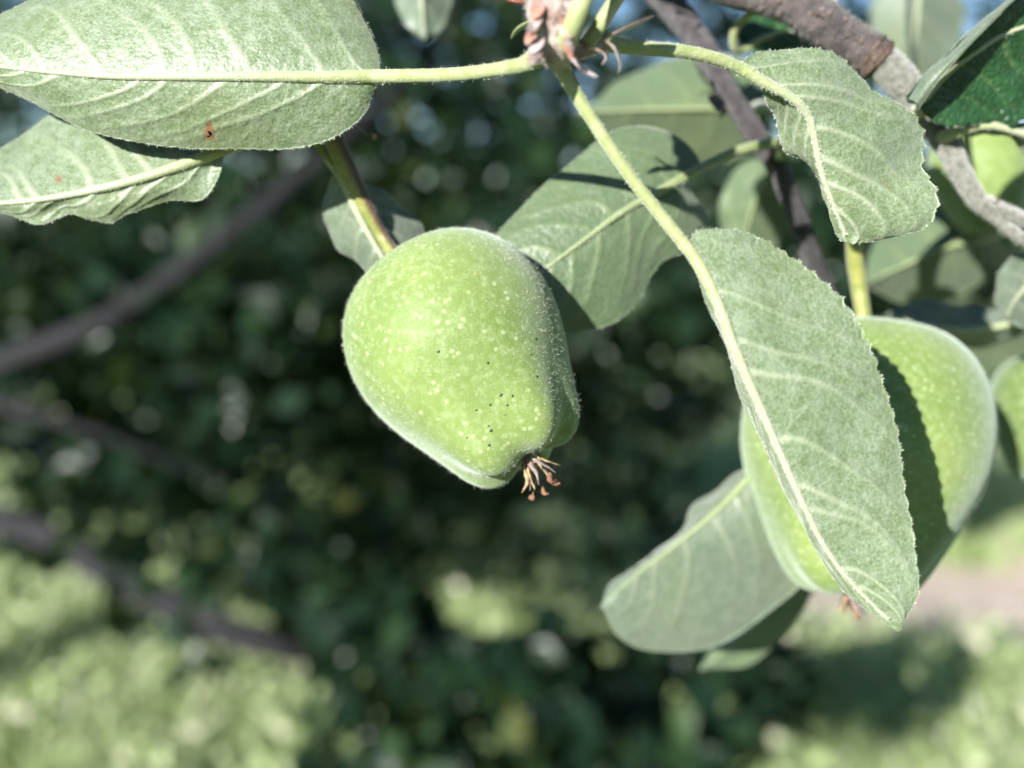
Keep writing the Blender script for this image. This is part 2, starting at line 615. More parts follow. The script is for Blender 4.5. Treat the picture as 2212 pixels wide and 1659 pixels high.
limb(host, [b0 + (0.02, 0.03, 0.95), P(-200, 860, 1.2), P(20, 885, 1.06), P(100, 905, 1.05), P(240, 945, 1.06), P(370, 1000, 1.1), P(520, 1050, 1.15)], [0.03, 0.014, 0.010, 0.009, 0.008, 0.007, 0.004])
limb(host, [b0 + (0.02, 0.05, 1.2), np.array([-0.9, 1.5, 2.0]), np.array([-0.1, 1.7, 2.3]), np.array([0.9, 1.8, 2.4]), np.array([1.6, 1.7, 2.3])], [0.06, 0.045, 0.035, 0.025, 0.012])
limb(host, [b0 + (0.05, 0.1, 1.6), np.array([-1.2, 0.9, 2.4]), np.array([-0.6, 0.1, 2.6]), np.array([0.1, -0.5, 2.7])], [0.05, 0.04, 0.03, 0.012])
limb(host, [b0 + (0.04, 0.08, 1.5), b0 + (-0.5, -0.5, 2.2), b0 + (-0.9, -1.2, 2.5), b0 + (-1.0, -2.0, 2.6)], [0.05, 0.04, 0.03, 0.012])

clumps = []
# unseen overhead crown, added to shade the boughs behind; open to sun at fruit height
for i in range(84):
    c = (rng.uniform(-3.2, 2.6), rng.uniform(-1.2, 2.6), rng.uniform(2.05, 3.2))
    clumps.append((c, (0.55, 0.55, 0.32), 560))
# hanging boughs visible behind the fruit: place on the view, distance, size, leaves
vis = [(700, 640, 2.1, .33, 330), (900, 900, 2.2, .33, 330), (1000, 1050, 2.1, .33, 330), (1150, 720, 2.1, .33, 330), (1300, 650, 2.0, .3, 300), (1330, 820, 2.2, .28, 200), (1150, 980, 2.1, .3, 300), (620, 830, 1.7, .28, 280), (1380, 1150, 1.6, .22, 190), (1500, 1250, 1.5, .14, 90),
       (700, 1020, 1.6, .26, 260), (560, 640, 1.9, .3, 300), (120, 1165, 1.25, .10, 30), (330, 1285, 1.2, .10, 30), (500, 1370, 1.15, .10, 34), (760, 1420, 1.1, .12, 40), (40, 230, 2.2, .32, 330), (-60, 120, 2.0, .32, 330), (960, 50, 2.0, .32, 300), (2060, 60, 2.0, .32, 260), (700, 230, 2.1, .3, 260),
       (120, 560, 1.5, .30, 300), (80, 720, 1.3, .25, 220), (300, 620, 1.6, .32, 300), (500, 560, 1.5, .28, 260), (650, 700, 1.3, .24, 230), (480, 800, 1.2, .22, 220), (250, 850, 1.4, .24, 220),
       (80, 980, 1.4, .20, 150), (420, 980, 1.3, .22, 230), (640, 950, 1.2, .22, 240), (800, 1060, 1.2, .20, 220), (600, 1150, 1.3, .2, 200), (760, 1250, 1.25, .18, 190), (950, 1180, 1.2, .22, 250),
       (1120, 1150, 1.15, .20, 220), (1280, 1160, 1.2, .2, 210), (1400, 1280, 1.2, .16, 160), (950, 1350, 1.15, .17, 190), (1120, 1340, 1.1, .18, 210), (1300, 1400, 1.1, .17, 190), (1050, 1500, 1.0, .17, 210),
       (1230, 1550, 0.95, .17, 220), (1420, 1560, 0.95, .15, 190), (1560, 1500, 1.0, .10, 90), (850, 1590, 1.0, .12, 120), (1280, 900, 1.3, .2, 190), (1380, 780, 1.5, .2, 170), (1250, 1000, 1.25, .18, 180),
       (150, 120, 1.6, .35, 480), (850, 200, 1.9, .4, 500), (600, 330, 2.2, .4, 420), (1000, 120, 2.3, .45, 450), (1350, 330, 2.2, .4, 420), (250, 420, 2.2, .4, 420), (1650, 100, 2.2, .4, 330), (500, 420, 1.8, .3, 230), (820, 430, 1.5, .3, 330), (950, 250, 1.6, .32, 370), (880, 80, 1.7, .35, 380), (1100, 150, 1.8, .3, 250), (1150, 300, 1.6, .28, 240), (1250, 430, 1.5, .28, 300),
       (1050, 420, 1.4, .25, 270), (1500, 450, 1.6, .3, 300), (1400, 200, 1.8, .35, 320), (1700, 650, 1.4, .25, 260), (1500, 700, 1.5, .2, 180), (1900, 560, 1.5, .3, 320), (2150, 600, 1.4, .3, 300), (2000, 200, 1.7, .35, 260), (1750, 420, 1.6, .28, 260),
       (2150, 760, 1.5, .2, 150), (700, 480, 1.7, .28, 250), (1700, 1480, 1.1, .08, 45), (300, 1080, 1.5, .16, 80)]
# a second, deeper curtain of shaded leaves
for x in range(-40, 1500, 150):
    for y in range(430, 1330, 150):
        if y > 1130 and x < 520:
            continue
        vis.append((x + rng.uniform(-60, 60), y + rng.uniform(-60, 60), rng.uniform(2.0, 2.9), rng.uniform(.18, .32), int(rng.uniform(30, 190))))
for x in range(0, 1900, 170):
    for y in (-20, 120, 260, 390):
        vis.append((x + rng.uniform(-60, 60), y + rng.uniform(-50, 50), rng.uniform(2.0, 3.0), .36, int(rng.uniform(60, 330))))
boughs = []
for x, y, d, r, n in vis:
    boughs.append((P(x, y, d), (r, r, r * 0.8), max(6, int(n * (1.15 if y > 950 else 1.3 if y > 430 else 0.40)))))
cc = in_ellipsoids(clumps)
cv_all = in_ellipsoids(boughs)
open_ground = []
beams = [(APPLE_SPOT, 0.24), (P(1850, 900, 0.15), 0.2), (P(500, 200, 0.13), 0.2)]
for gx_ in np.arange(-2.8, -0.15, 0.4):                      # openings cut in the crown so sun reaches the grass at the side
    for gy_ in np.arange(2.3, 4.6, 0.4):
        beams.append(((gx_, gy_, 0.1), 0.36))
for gx_, gy_, gr_ in ((1.4, 4.0, .55), (2.1, 4.0, .6), (2.8, 4.6, .6), (1.5, 2.8, .35), (1.2, 3.2, .4), (0.95, 2.6, .3), (1.8, 3.2, .4), (1.3, 2.4, .3), (0.7, 3.0, .3), (1.0, 6.2, .5), (-0.3, 6.8, .45), (0.7, 7.4, .6), (2.0, 6.6, .6), (2.6, 5.6, .6), (1.6, 5.2, .5)):
    beams.append(((gx_, gy_, 0.1), gr_))
    open_ground.append(((gx_, gy_, 0.1), gr_ * 0.8))
fleck = []
cv = in_ellipsoids([(P(x, y, d), (r, r, r * 0.8), 60) for x, y, d, r, n in vis if (y > 950 or x < 700)])
for p_ in cv[rng.choice(len(cv), 230, replace=False)]:        # small gaps that let single leaves of the boughs catch the sun
    beams.append((p_, rng.uniform(0.05, 0.09)))
    fleck.append((p_ + SUN_DIR * 0.15, rng.uniform(0.045, 0.075)))
for i in range(30):                                            # sun flecks on the meadow under the tree
    beams.append(((rng.uniform(-1.8, 1.5), rng.uniform(3.6, 9.0), 0.1), rng.uniform(.2, .42)))
nb = 3
cc = np.vstack([carve(cc, beams), carve(cv_all, beams[:nb] + [(p_, r_ * 0.7) for p_, r_ in open_ground[:4]] + fleck[::2])])
# keep the space round the camera and the fruit free
dd = np.linalg.norm(cc - np.array([0, 0.1, 1.45]), axis=1)
cc = cc[dd > 0.5]
rel = cc - CAM
dep = rel @ FW
inview = (dep > 0) & (np.abs(rel @ RT) < 0.75 * dep) & (np.abs(rel @ UP) < 0.57 * dep)
cc = cc[~(inview & (dep < 0.85))]
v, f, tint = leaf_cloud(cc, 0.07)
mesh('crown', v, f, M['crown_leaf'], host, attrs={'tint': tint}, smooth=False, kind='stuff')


def orchard_tree(x, y, h, r, n, label):
    root = thing('orchard_tree', label, 'tree', (x, y, 0), 'trees across the meadow')
    b = np.array([x, y, 0.0])
    tv, tf, _ = tube([b + (0, 0, -0.1), b + (0.05, 0, h * 0.25), b + (0, 0.05, h * 0.8)], [0.14, 0.10, 0.03], 24, 12, 0.05, 9)
    mesh('trunk', tv, tf, M['trunk_bark'], root)
    cl = []
    for i in range(14):
        a = rng.uniform(0, 6.28)
        q = rng.uniform(0, 0.75)
        cl.append(((x + r * q * math.cos(a), y + r * q * math.sin(a), h * rng.uniform(0.32, 0.92)), (r * 0.42, r * 0.42, h * 0.17), n // 14))
    v, f, tint = leaf_cloud(in_ellipsoids(cl), 0.13)
    mesh('crown', v, f, M['far_leaf'], root, attrs={'tint': tint}, smooth=False, kind='stuff')


orchard_tree(-10.5, 22.0, 2.3, 2.0, 3500, 'blurred orchard tree beyond the meadow behind the two pale leaves')
orchard_tree(-3.6, 24.0, 2.2, 2.1, 3500, 'blurred orchard tree beyond the meadow, seen past the dark bough')
orchard_tree(4.6, 18.0, 2.4, 2.0, 3500, 'blurred orchard tree behind the striped apple, beyond the earth path')
orchard_tree(9.0, 20.0, 2.6, 2.1, 3500, 'blurred orchard tree furthest along the earth path at the picture edge')

n = 110000
r_ = np.sqrt(rng.uniform(1.0 ** 2, 11.0 ** 2, n)) * 1.0
r_ = np.where(rng.random(n) < 0.6, rng.uniform(2.0, 6.5, n), r_)
an = rng.uniform(-0.62, 0.62, n)
x0, y0 = r_ * np.sin(an), r_ * np.cos(an)
dpath = np.min(np.hypot(x0[:, None] - pl[None, ::2, 0], y0[:, None] - pl[None, ::2, 1]), axis=1)
keep = dpath > 0.55 + 0.12 * rng.normal(size=n)
x0, y0 = x0[keep], y0[keep]
n = len(x0)
tall = 0.5 + 0.5 * np.sin(x0 * 1.9 + 0.7) * np.cos(y0 * 1.3 + x0)
hgt = rng.uniform(0.06, 0.16, n) + 0.14 * rng.uniform(0, 1, n) * tall
ang = rng.uniform(0, 6.28, n)
wv = np.stack([np.cos(ang), np.sin(ang), 0 * ang], 1) * rng.uniform(0.003, 0.008, n)[:, None]
lean = np.stack([rng.normal(0, 0.4, n), rng.normal(0, 0.4, n), np.ones(n)], 1)
gb = np.stack([x0, y0, relief(x0, y0) - 0.01], 1)
gm = gb + lean * (hgt * 0.55)[:, None]
gt = gm + (lean * np.array([1.9, 1.9, 0.8])) * (hgt * 0.45)[:, None]
v = np.stack([gb - wv, gb + wv, gm + wv * 0.8, gm - wv * 0.8, gt], 1).reshape(-1, 3)
o = (np.arange(n) * 5)[:, None]
f = np.concatenate([o + np.array([[0, 1, 2]]), o + np.array([[0, 2, 3]]), o + np.array([[3, 2, 4]])], 0)
tint = np.repeat(np.clip(0.30 + 0.38 * tall * rng.random(n) + 0.55 * rng.random(n) ** 2, 0, 1), 5)
wr = rng.uniform(2.2, 8.0, 9000)
wa = rng.uniform(-0.6, 0.6, 9000)
wx, wy = wr * np.sin(wa), wr * np.cos(wa)
wk = np.min(np.hypot(wx[:, None] - pl[None, ::2, 0], wy[:, None] - pl[None, ::2, 1]), axis=1) > 0.6
wk &= rng.random(9000) < 0.35 + 0.65 * (np.sin(wx * 2.1 + 1) * np.sin(wy * 1.7) > 0)
wv_, wf_, wt_ = leaf_cloud(np.stack([wx, wy, relief(wx, wy) + rng.uniform(0.04, 0.30, 9000) ** 1.3 + 0.03], 1)[wk], 0.05, 0.9)
f = np.concatenate([f, wf_ + len(v)], 0)
v = np.concatenate([v, wv_], 0)
tint = np.concatenate([tint, np.clip(0.35 + 0.9 * wt_, 0, 1)])
gr = mesh('grass', v, f, M['grass'], attrs={'tint': tint}, smooth=False, kind='stuff')
gr['label'] = 'tall sunlit meadow grass under and beyond the tree'
gr['category'] = 'grass'

# ------------------------------------------------------------------ foreground leaves
def leaf(root, mid, left, right, petiole=None, rp=0.0009, rm=0.0009, under=True, bulge=0.0, veins=7, slant=0.20, pucker=0.00035, teeth=0, tooth=0.03,
         mats=('leaf_under_pale', 'leaf_top'), pmat='petiole', nu=110, nv=26, wav=0.0006, holes=(), spots=(), label=None, fuzz=0, seed=1, vein_h=0.00028, vein_w=0.00050, ridge=True):
    """leaf blade lofted between its midrib and its two margins; under: the felted side is turned to the camera"""
    lr = np.random.default_rng(seed)
    Mi, Le, Ri = spline(PP(mid), nu + 1), spline(PP(left), nu + 1), spline(PP(right), nu + 1)
    u = np.linspace(0, 1, nu + 1)
    t = np.linspace(-1, 1, 2 * nv + 1)
    U, T = np.meshgrid(u, t, indexing='ij')
    A = np.abs(T)
    E = np.where((T < 0)[..., None], Le[:, None, :], Ri[:, None, :])
    if teeth:
        saw = (U * teeth) % 1.0
        tt = np.where(saw < 0.75, saw / 0.75, (1 - saw) / 0.25)
        env = np.clip(U * 8, 0, 1) * np.clip((1 - U) * 12, 0, 1)
        sc = 1 + tooth * (tt - 0.5) * np.clip((A - 0.8) / 0.2, 0, 1) * env
    else:
        sc = 1.0
    G = Mi[:, None, :] + (E - Mi[:, None, :]) * (A * sc)[..., None]

    def normals(G):
        du = np.gradient(G, axis=0)
        dt = np.gradient(G, axis=1)
        N = np.cross(du, dt)
        N = unit(N)
        c = G[nu // 2, nv]
        return N

    N = normals(G)
    k0 = N[nu // 2, nv]
    sgn = np.sign(k0 @ (CAM - G[nu // 2, nv])) or 1.0
    N = N * sgn
    Ns = np.tile(unit(N[:, nv // 2:-nv // 2].mean(axis=1))[:, None, :], (1, 2 * nv + 1, 1))
    half = np.linalg.norm(E - Mi[:, None, :], axis=-1)
    G = G + Ns * (bulge * half * 4 * A * (1 - A))[..., None]
    length = np.sum(np.linalg.norm(np.diff(Mi, axis=0), axis=1))
    # lateral veins run from the midrib towards the tip; the blade puckers between them
    H = np.zeros_like(U)
    puck = np.zeros_like(U)
    for side in (-1, 1):
        m = (T * side > 0) | (T == 0)
        starts = np.linspace(0.05, 0.86, veins) + lr.uniform(-0.038, 0.038, veins) + 0.03 * side
        best = np.full_like(U, 9.0)
        for s in starts:
            vs = lr.uniform(0.7, 1.0)
            sl = slant * lr.uniform(0.85, 1.15)
            path = s + (sl + 0.05 * (1 - s)) * A ** 1.35 * (1 - 0.25 * s) + 0.008 * np.sin(A * 9 + s * 20)
            d = np.abs(U - path) * length
            h = np.exp(-(d / (vein_w * (1.15 - 0.75 * A))) ** 2) * np.clip(1.15 - A, 0, 1) * vs
            H = np.where(m, np.maximum(H, h), H)
            best = np.where(m, np.minimum(best, d), best)
        gap = length * 0.81 / max(veins - 1, 1) / 2
        puck = np.where(m, np.clip(best / gap, 0, 1.2), puck)
    H = H * np.clip(U * 20, 0, 1)
    Hd = H * np.clip(A * 8, 0, 1)
    und = sum(np.sin(U * lr.uniform(5, 16) + T * lr.uniform(-6, 6) + lr.uniform(0, 6)) for _ in range(5)) / 5
    ridge_edge = np.sin(U * 26 + seed) * np.clip((A - 0.6) / 0.4, 0, 1) * 0.5
    fade = np.clip(A * 1.6, 0, 1) * np.clip((1.1 - A) * 3, 0, 1)
    face = 1.0 if under else -1.0
    disp = face * (Hd * vein_h - np.sin(np.clip(puck, 0, 1) * math.pi / 2) * pucker * 0.45 * fade) + wav * (und + ridge_edge) * np.clip(A * 2, 0, 1)
    N = normals(G) * sgn
    G = G + N * disp[..., None]
    N = normals(G) * sgn
    thick = 0.00022
    front, back = G + N * thick / 2, G - N * thick / 2
    nt = 2 * nv + 1
    n0 = (nu + 1) * nt
    V = np.vstack([front.reshape(-1, 3), back.reshape(-1, 3)])
    px, py, _ = unproject(V)
    rust = np.zeros(len(V))
    drop = np.zeros(n0, bool)
    for hx_, hy_, hr_, asp in holes:
        w = np.hypot((px - hx_) / asp, (py - hy_))
        w = w * (1 + 0.25 * np.sin(np.arctan2(py - hy_, px - hx_) * 5))
        rust = np.maximum(rust, np.clip((1.55 - w / hr_) * 2, 0, 1))
        drop |= (w < hr_)[:n0]
    for hx_, hy_, hr_ in spots:
        rust = np.maximum(rust, np.clip(1.6 - np.hypot(px - hx_, py - hy_) / hr_, 0, 1) * 0.9)
    idx = np.arange(n0).reshape(nu + 1, nt)
    q = np.stack([idx[:-1, :-1], idx[:-1, 1:], idx[1:, 1:], idx[1:, :-1]], -1).reshape(-1, 4)
    q = q[~drop[q].all(axis=1)]
    if sgn < 0:
        q = q[:, ::-1]
    rim = []
    for col in (0, nt - 1):
        a, b = idx[:-1, col], idx[1:, col]
        rim.append(np.stack([a, b, b + n0, a + n0], 1))
    rim = np.vstack(rim)
    F = np.vstack([q, q[:, ::-1] + n0, rim])
    fi, bi = (0, 1) if under else (1, 0)
    mi = np.concatenate([np.full(len(q), fi), np.full(len(q), bi), np.full(len(rim), 0)])
    ve = np.tile(H.ravel(), 2)
    ob = mesh('leaf', V, F, [M[m] for m in mats], root, mi, {'vein': np.clip(ve * 1.1, 0, 1), 'rust': rust}, label=label)
    # stalk: petiole running on as a tapering ridge sunk into the felted side
    if ridge:
        mr = (G[:, nv] + N[:, nv] * (face * rm * 0.12))[: int(nu * 0.97)]
        if petiole is not None:
            pp = spline(np.vstack([PP(petiole), mr[2]]), 46)[:-1]
            path = np.vstack([pp, mr[2:]])
            n1 = len(pp)
        else:
            path, n1 = mr, 0
        for _ in range(4):
            path[1:-1] = (path[:-2] + 2 * path[1:-1] + path[2:]) / 4
        q = np.linspace(0, 1, len(path) - n1)
        rad = np.concatenate([np.interp(np.linspace(0, 1, n1), [0, .10, .3, 1], [rp * 1.6, rp * 1.08, rp * .95, rm]), rm * np.interp(q, [0, .25, .6, 1], [1, .74, .48, .18])])
        tv, tf, tn = tube(path, rad, seg=12, raw=True)
        al = np.repeat(np.concatenate([np.zeros(n1), np.clip(q * 2.5, 0, 1)]), 12)
        mesh('stalk', tv, tf, M[pmat], ob, attrs={'along': al})
        if fuzz:
            k = rng.integers(0, len(tv), int(fuzz * 1.8))
            add_fuzz(root, tv[k], tn[k], 0.00042)
    if fuzz:
        k = rng.integers(3, nu - 2, fuzz)
        side = rng.integers(0, 2, fuzz) * (nt - 1)
        out = unit(G[k, side] - Mi[k]) + 0.5 * N[k, side]
        add_fuzz(root, G[k, side], out, 0.00042)
    return ob


# --- spur at the top centre with its leaves
spur_base = P(1180, -230, 0.112)
spur = thing('leaf_spur', 'pale pinkish woolly spur at the top, its leaf stalks fanning out above the central apple', 'spur', spur_base)
v, f, nr = tube(PP([(1180, -230, .108), (1185, -120, .099), (1190, -30, .0925), (1195, 40, .0915), (1200, 95, .0930), (1203, 128, .0960)]),
                [.0034, .0038, .0042, .0042, .0034, .0018], 50, 18, lump=.14, freq=700)
mesh('woody_stub', v, f, M['spur_wool'], spur)
kk = rng.integers(0, len(v), 3000)
add_fuzz(spur, v[kk], nr[kk], 0.0009)
leaf(spur, [(822, 165, 0.1155), (700, 167, 0.1140), (560, 166, 0.1130), (400, 166, 0.1130), (240, 165, 0.1140), (100, 155, 0.1155), (-20, 142, 0.1175), (-130, 130, 0.1215)],
     [(822, 165, 0.1155), (818, 110, 0.1185), (785, 45, 0.1210), (730, -30, 0.1225), (620, -105, 0.1235), (460, -135, 0.1245), (280, -100, 0.1250), (130, -40, 0.1250), (20, 22, 0.1245), (-60, 75, 0.1235), (-130, 130, 0.1215)],
     [(822, 165, 0.1155), (806, 195, 0.1165), (788, 245, 0.1180), (745, 283, 0.1190), (680, 312, 0.1195), (590, 328, 0.1200), (490, 320, 0.1200), (395, 315, 0.1200), (300, 308, 0.1200), (200, 283, 0.1200), (100, 240, 0.1200), (0, 187, 0.1205), (-130, 130, 0.1215)],
     petiole=[(1165, 118, .0975), (1140, 137, .0990), (1060, 152, .1040), (960, 162, .1095)], rp=.00104, rm=.00104,
     veins=8, slant=0.34, bulge=.10, teeth=46, tooth=.018, holes=[(452, 286, 15, .5)], spots=[(660, 195, 3)], nu=170, nv=44, fuzz=1500, seed=3,
     label='broad pale leaf underside with a small rust-edged hole')
leaf(spur, [(1497, 545, 0.1011), (1545, 640, 0.1001), (1592, 762, 0.0995), (1652, 900, 0.1005), (1718, 1050, 0.1015), (1782, 1180, 0.1030), (1850, 1268, 0.1045), (1945, 1362, 0.1065)],
     [(1497, 545, 0.1011), (1528, 640, 0.1031), (1566, 760, 0.1065), (1622, 905, 0.1095), (1694, 1060, 0.1100), (1760, 1190, 0.1095), (1838, 1282, 0.1085), (1945, 1362, 0.1065)],
     [(1497, 545, 0.1007), (1500, 502, 0.1020), (1560, 499, 0.1030), (1640, 515, 0.1043), (1720, 560, 0.1048), (1795, 625, 0.1046), (1850, 690, 0.1046), (1890, 770, 0.1045), (1914, 860, 0.1055), (1942, 970, 0.1060), (1962, 1090, 0.1060), (1976, 1190, 0.1055), (1986, 1285, 0.1050), (1945, 1362, 0.1065)],
     petiole=[(1205, 122, .0970), (1222, 165, .0973), (1285, 268, .0980), (1365, 385, .0993), (1440, 480, .1006)], rp=.00094, rm=.00092,
     veins=8, slant=0.36, bulge=.08, teeth=30, tooth=.032, nu=170, nv=44, fuzz=1500, seed=5, pucker=.0005,
     label='long serrated pale leaf hanging in front of the striped apple')
leaf(spur, [(1592, 142, .1065), (1650, 178, .107), (1715, 215, .108), (1748, 255, .1095), (1762, 310, .111), (1775, 370, .1125), (1800, 440, .114), (1834, 524, .1165)],
     [(1592, 142, .1065), (1640, 108, .108), (1720, 106, .110), (1800, 125, .112), (1855, 165, .1135), (1885, 200, .1145), (1935, 232, .1155), (1985, 258, .1165), (2010, 305, .117), (2003, 360, .1165), (2020, 405, .1155), (2024, 450, .115), (2002, 490, .1155), (1945, 505, .116), (1885, 506, .1165), (1834, 524, .1165)],
     [(1592, 142, .1065), (1640, 178, .1085), (1672, 220, .1115), (1672, 270, .114), (1692, 325, .1155), (1740, 362, .116), (1786, 392, .1165), (1786, 430, .1168), (1805, 475, .1168), (1834, 524, .1165)],
     petiole=[(1300, 88, .0985), (1340, 98, .0995), (1400, 105, .1015), (1480, 112, .1035), (1545, 126, .105)], rp=.00108, rm=.00092,
     veins=7, slant=0.3, bulge=.12, teeth=26, tooth=.035, nu=150, nv=40, fuzz=1400, seed=8, pucker=.0007, wav=.0011,
     label='crumpled pale leaf with a curled rounded tip')
# two more stalks running up out of sight, with the bases of their leaves
for pts_, r0 in (([(1212, 120, .0950), (1232, 70, .0890), (1260, 0, .0872), (1290, -90, .0885), (1330, -220, .095)], .00120), ([(1268, 96, .0965), (1292, 60, .096), (1330, 0, .096), (1390, -90, .0975), (1450, -200, .10)], .00095)):
    v, f, nr = tube(PP(pts_), [r0 * 1.2, r0, r0 * .9], 40, 14)
    mesh('leaf_stalk', v, f, M['petiole'], spur)
v, f, _ = tube(PP([(1208, 118, .0968), (1260, 105, .0975), (1310, 90, .0985)]), [.0016, .0013, .0012], 16, 12, lump=.08, freq=900)
mesh('stub_arm', v, f, M['spur_wool'], spur)


def strip(root, name, pts, w, m, curl=0.3, n=14):
    """thin pointed scale: a curved leaf-like strip with thickness"""
    c = spline(PP(pts), n)
    t, a, b = frames(c)
    s = np.linspace(0, 1, n)
    wd = w * np.sqrt(np.clip(np.sin(np.clip(s * 0.94 + 0.06, 0, 1) * math.pi), 0.02, 1))
    V = []
    for i in range(n):
        for q, h in ((-1, 0), (-.5, .3), (0, .42), (.5, .3), (1, 0), (.5, .12), (0, .2), (-.5, .12)):
            V.append(c[i] + a[i] * wd[i] * q + b[i] * wd[i] * curl * (h * 2.2 - .4))
    F = []
    for i in range(n - 1):
        for j in range(8):
            k = (j + 1) % 8
            F.append((i * 8 + j, i * 8 + k, (i + 1) * 8 + k, (i + 1) * 8 + j))
    F += [tuple(range(8))[::-1], tuple(range((n - 1) * 8, n * 8))]
    return mesh(name, V, F, M[m], root)


strip(spur, 'stipule', [(1228, 118, 0.0925), (1248, 138, 0.0915), (1272, 158, 0.0915), (1293, 166, 0.0920)], .00085, 'stipule')
strip(spur, 'stipule', [(1290, 82, 0.0935), (1315, 92, 0.0930), (1332, 112, 0.0930), (1340, 140, 0.0935), (1335, 160, 0.0940)], .0011, 'stipule')
strip(spur, 'stipule', [(1300, 88, 0.0940), (1345, 66, 0.0940), (1385, 48, 0.0945), (1412, 35, 0.0950)], .0016, 'stipule')
strip(spur, 'stipule', [(1268, 104, 0.0930), (1290, 108, 0.0925), (1310, 122, 0.0925), (1300, 140, 0.0930)], .0009, 'stipule')
strip(spur, 'stipule', [(1192, 118, 0.0928), (1172, 134, 0.0925), (1150, 141, 0.0925)], .0006, 'stipule')
for j_ in range(12):                                          # dry papery scales round the stub
    yy_ = 10 + j_ * 9.5 + rng.uniform(-4, 4)
    sd_ = (-1) ** j_
    xx_ = 1192 + sd_ * rng.uniform(12, 38)
    strip(spur, 'bud_scale', [(xx_, yy_ - 14, .0895), (xx_ + sd_ * 8, yy_ + 4, .0880), (xx_ + sd_ * rng.uniform(14, 26), yy_ + rng.uniform(12, 26), .0878)], rng.uniform(.0006, .0011), ('stipule', 'scar_orange', 'sepal')[j_ % 3])
strip(spur, 'bud_scale', [(1160, 5, .0955), (1130, 8, .095), (1100, 2, .0955), (1080, -12, .0965)], .0012, 'bud_scale')
strip(spur, 'leaf_scar', [(1182, 112, .0955), (1168, 124, .0955), (1150, 130, .0958), (1136, 128, .0965)], .0013, 'scar_orange')
strip(spur, 'leaf_scar', [(1222, 96, .0945), (1228, 112, .0945), (1222, 130, .0952)], .0012, 'scar_orange')
strip(spur, 'bract', [(1170, 40, .0985), (1140, 52, .099), (1118, 66, .0995), (1104, 84, .100)], .0012, 'petiole_green')

# --- spur hidden behind the broad leaf: carries the central apple
fs_base = P(650, -160, .150)
fspur = thing('fruit_spur', 'short woolly spur tucked behind the broad pale leaf above the central apple', 'spur', fs_base)
v, f, nr = tube(PP([(650, -160, .150), (660, -20, .147), (680, 120, .143), (700, 215, .139), (712, 262, .137)]), [.0022, .0024, .0027, .0026, .0018], 40, 14, lump=.08, freq=700)
mesh('woody_stub', v, f, M['shoot_wool'], fspur)
leaf(fspur, [(492, 318, 0.1260), (430, 344, 0.1255), (350, 372, 0.1250), (260, 398, 0.1250), (170, 418, 0.1255), (70, 434, 0.1260), (-30, 441, 0.1270), (-140, 440, 0.1290)],
     [(492, 318, 0.1260), (470, 285, 0.1290), (400, 235, 0.1330), (300, 205, 0.1360), (200, 215, 0.1380), (130, 240, 0.1380), (60, 282, 0.1370), (5, 318, 0.1350), (-60, 370, 0.1330), (-140, 440, 0.1290)],
     [(492, 318, 0.1260), (482, 345, 0.1265), (470, 385, 0.1270), (435, 432, 0.1275), (357, 437, 0.1275), (277, 460, 0.1280), (238, 482, 0.1280), (190, 474, 0.1280), (150, 460, 0.1280), (80, 485, 0.1280), (0, 458, 0.1285), (-70, 452, 0.1290), (-140, 440, 0.1290)],
     petiole=[(708, 250, .1375), (660, 265, .134), (600, 285, .130), (545, 302, .1275)], rp=.0011, rm=.0011,
     veins=8, slant=0.26, bulge=.06, teeth=0, mats=('leaf_under_pale', 'leaf_top'), spots=[(127, 388, 7)], nu=130, nv=32, fuzz=600, seed=11, label='pale leaf with one brown dot and a stout white midrib')
leaf(fspur, [(733, 372, 0.1395), (752, 415, 0.1400), (775, 465, 0.1405), (805, 520, 0.1410), (835, 570, 0.1415), (870, 640, 0.1430)],
     [(733, 372, 0.1395), (712, 395, 0.1420), (697, 435, 0.1440), (703, 480, 0.1450), (730, 530, 0.1455), (770, 568, 0.1455), (820, 610, 0.1450), (870, 640, 0.1430)],
     [(733, 372, 0.1395), (780, 395, 0.1440), (830, 415, 0.1470), (875, 450, 0.1490), (908, 492, 0.1500), (920, 560, 0.1480), (900, 610, 0.1450), (870, 640, 0.1430)],
     petiole=[(700, 255, .1385), (685, 300, .139), (700, 330, .140)], rp=.0009, rm=.0009, veins=5, slant=.25, bulge=.08,
     mats=('leaf_under_grey', 'leaf_top'), nu=90, nv=24, fuzz=500, seed=13, label='small grey-green leaf tucked behind the apple stem')
strip(fspur, 'dried_stalk', [(718, 240, .140), (760, 262, .140), (785, 285, .140), (800, 296, .1402)], .0007, 'stipule')
strip(fspur, 'bud_scale', [(800, 286, .140), (808, 292, .1398), (806, 302, .140)], .0009, 'scar_orange')
strip(fspur, 'bud_scale', [(688, 300, .1395), (684, 320, .1395), (690, 350, .1398)], .0005, 'bud_scale')

# --- dark slim twig on the right of the spur
tw_base = P(1380, -120, .178)
twig = thing('twig', 'slim dark purplish twig crossing diagonally between the crumpled leaf and the spur', 'twig', tw_base)
tw_pts = [(1340, -160, .178), (1405, -40, .172), (1468, 35, .168), (1520, 105, .165), (1572, 200, .163), (1632, 290, .163), (1678, 358, .165), (1712, 440, .168), (1750, 550, .173), (1790, 650, .180), (1830, 780, .19), (1850, 900, .20)]
v, f, nr = tube(PP(tw_pts), [.0030, .0031, .0029, .0025, .0023, .0022, .0022, .0022, .0023, .0023, .0022, .0020], 160, 20, lump=.09, freq=420)
mesh('bark', v, f, M['bark_dark'], twig)
kk = rng.integers(0, len(v), 900)
add_fuzz(twig, v[kk], nr[kk], 0.0003)
strip(twig, 'leaf_scar', [(1455, 20, .1645), (1488, 30, .1640), (1510, 52, .1640), (1490, 66, .1640)], .0018, 'bark_grey')
strip(twig, 'leaf_scar', [(1535, 205, .161), (1548, 228, .160), (1562, 240, .160), (1555, 260, .161)], .0017, 'bark_grey')
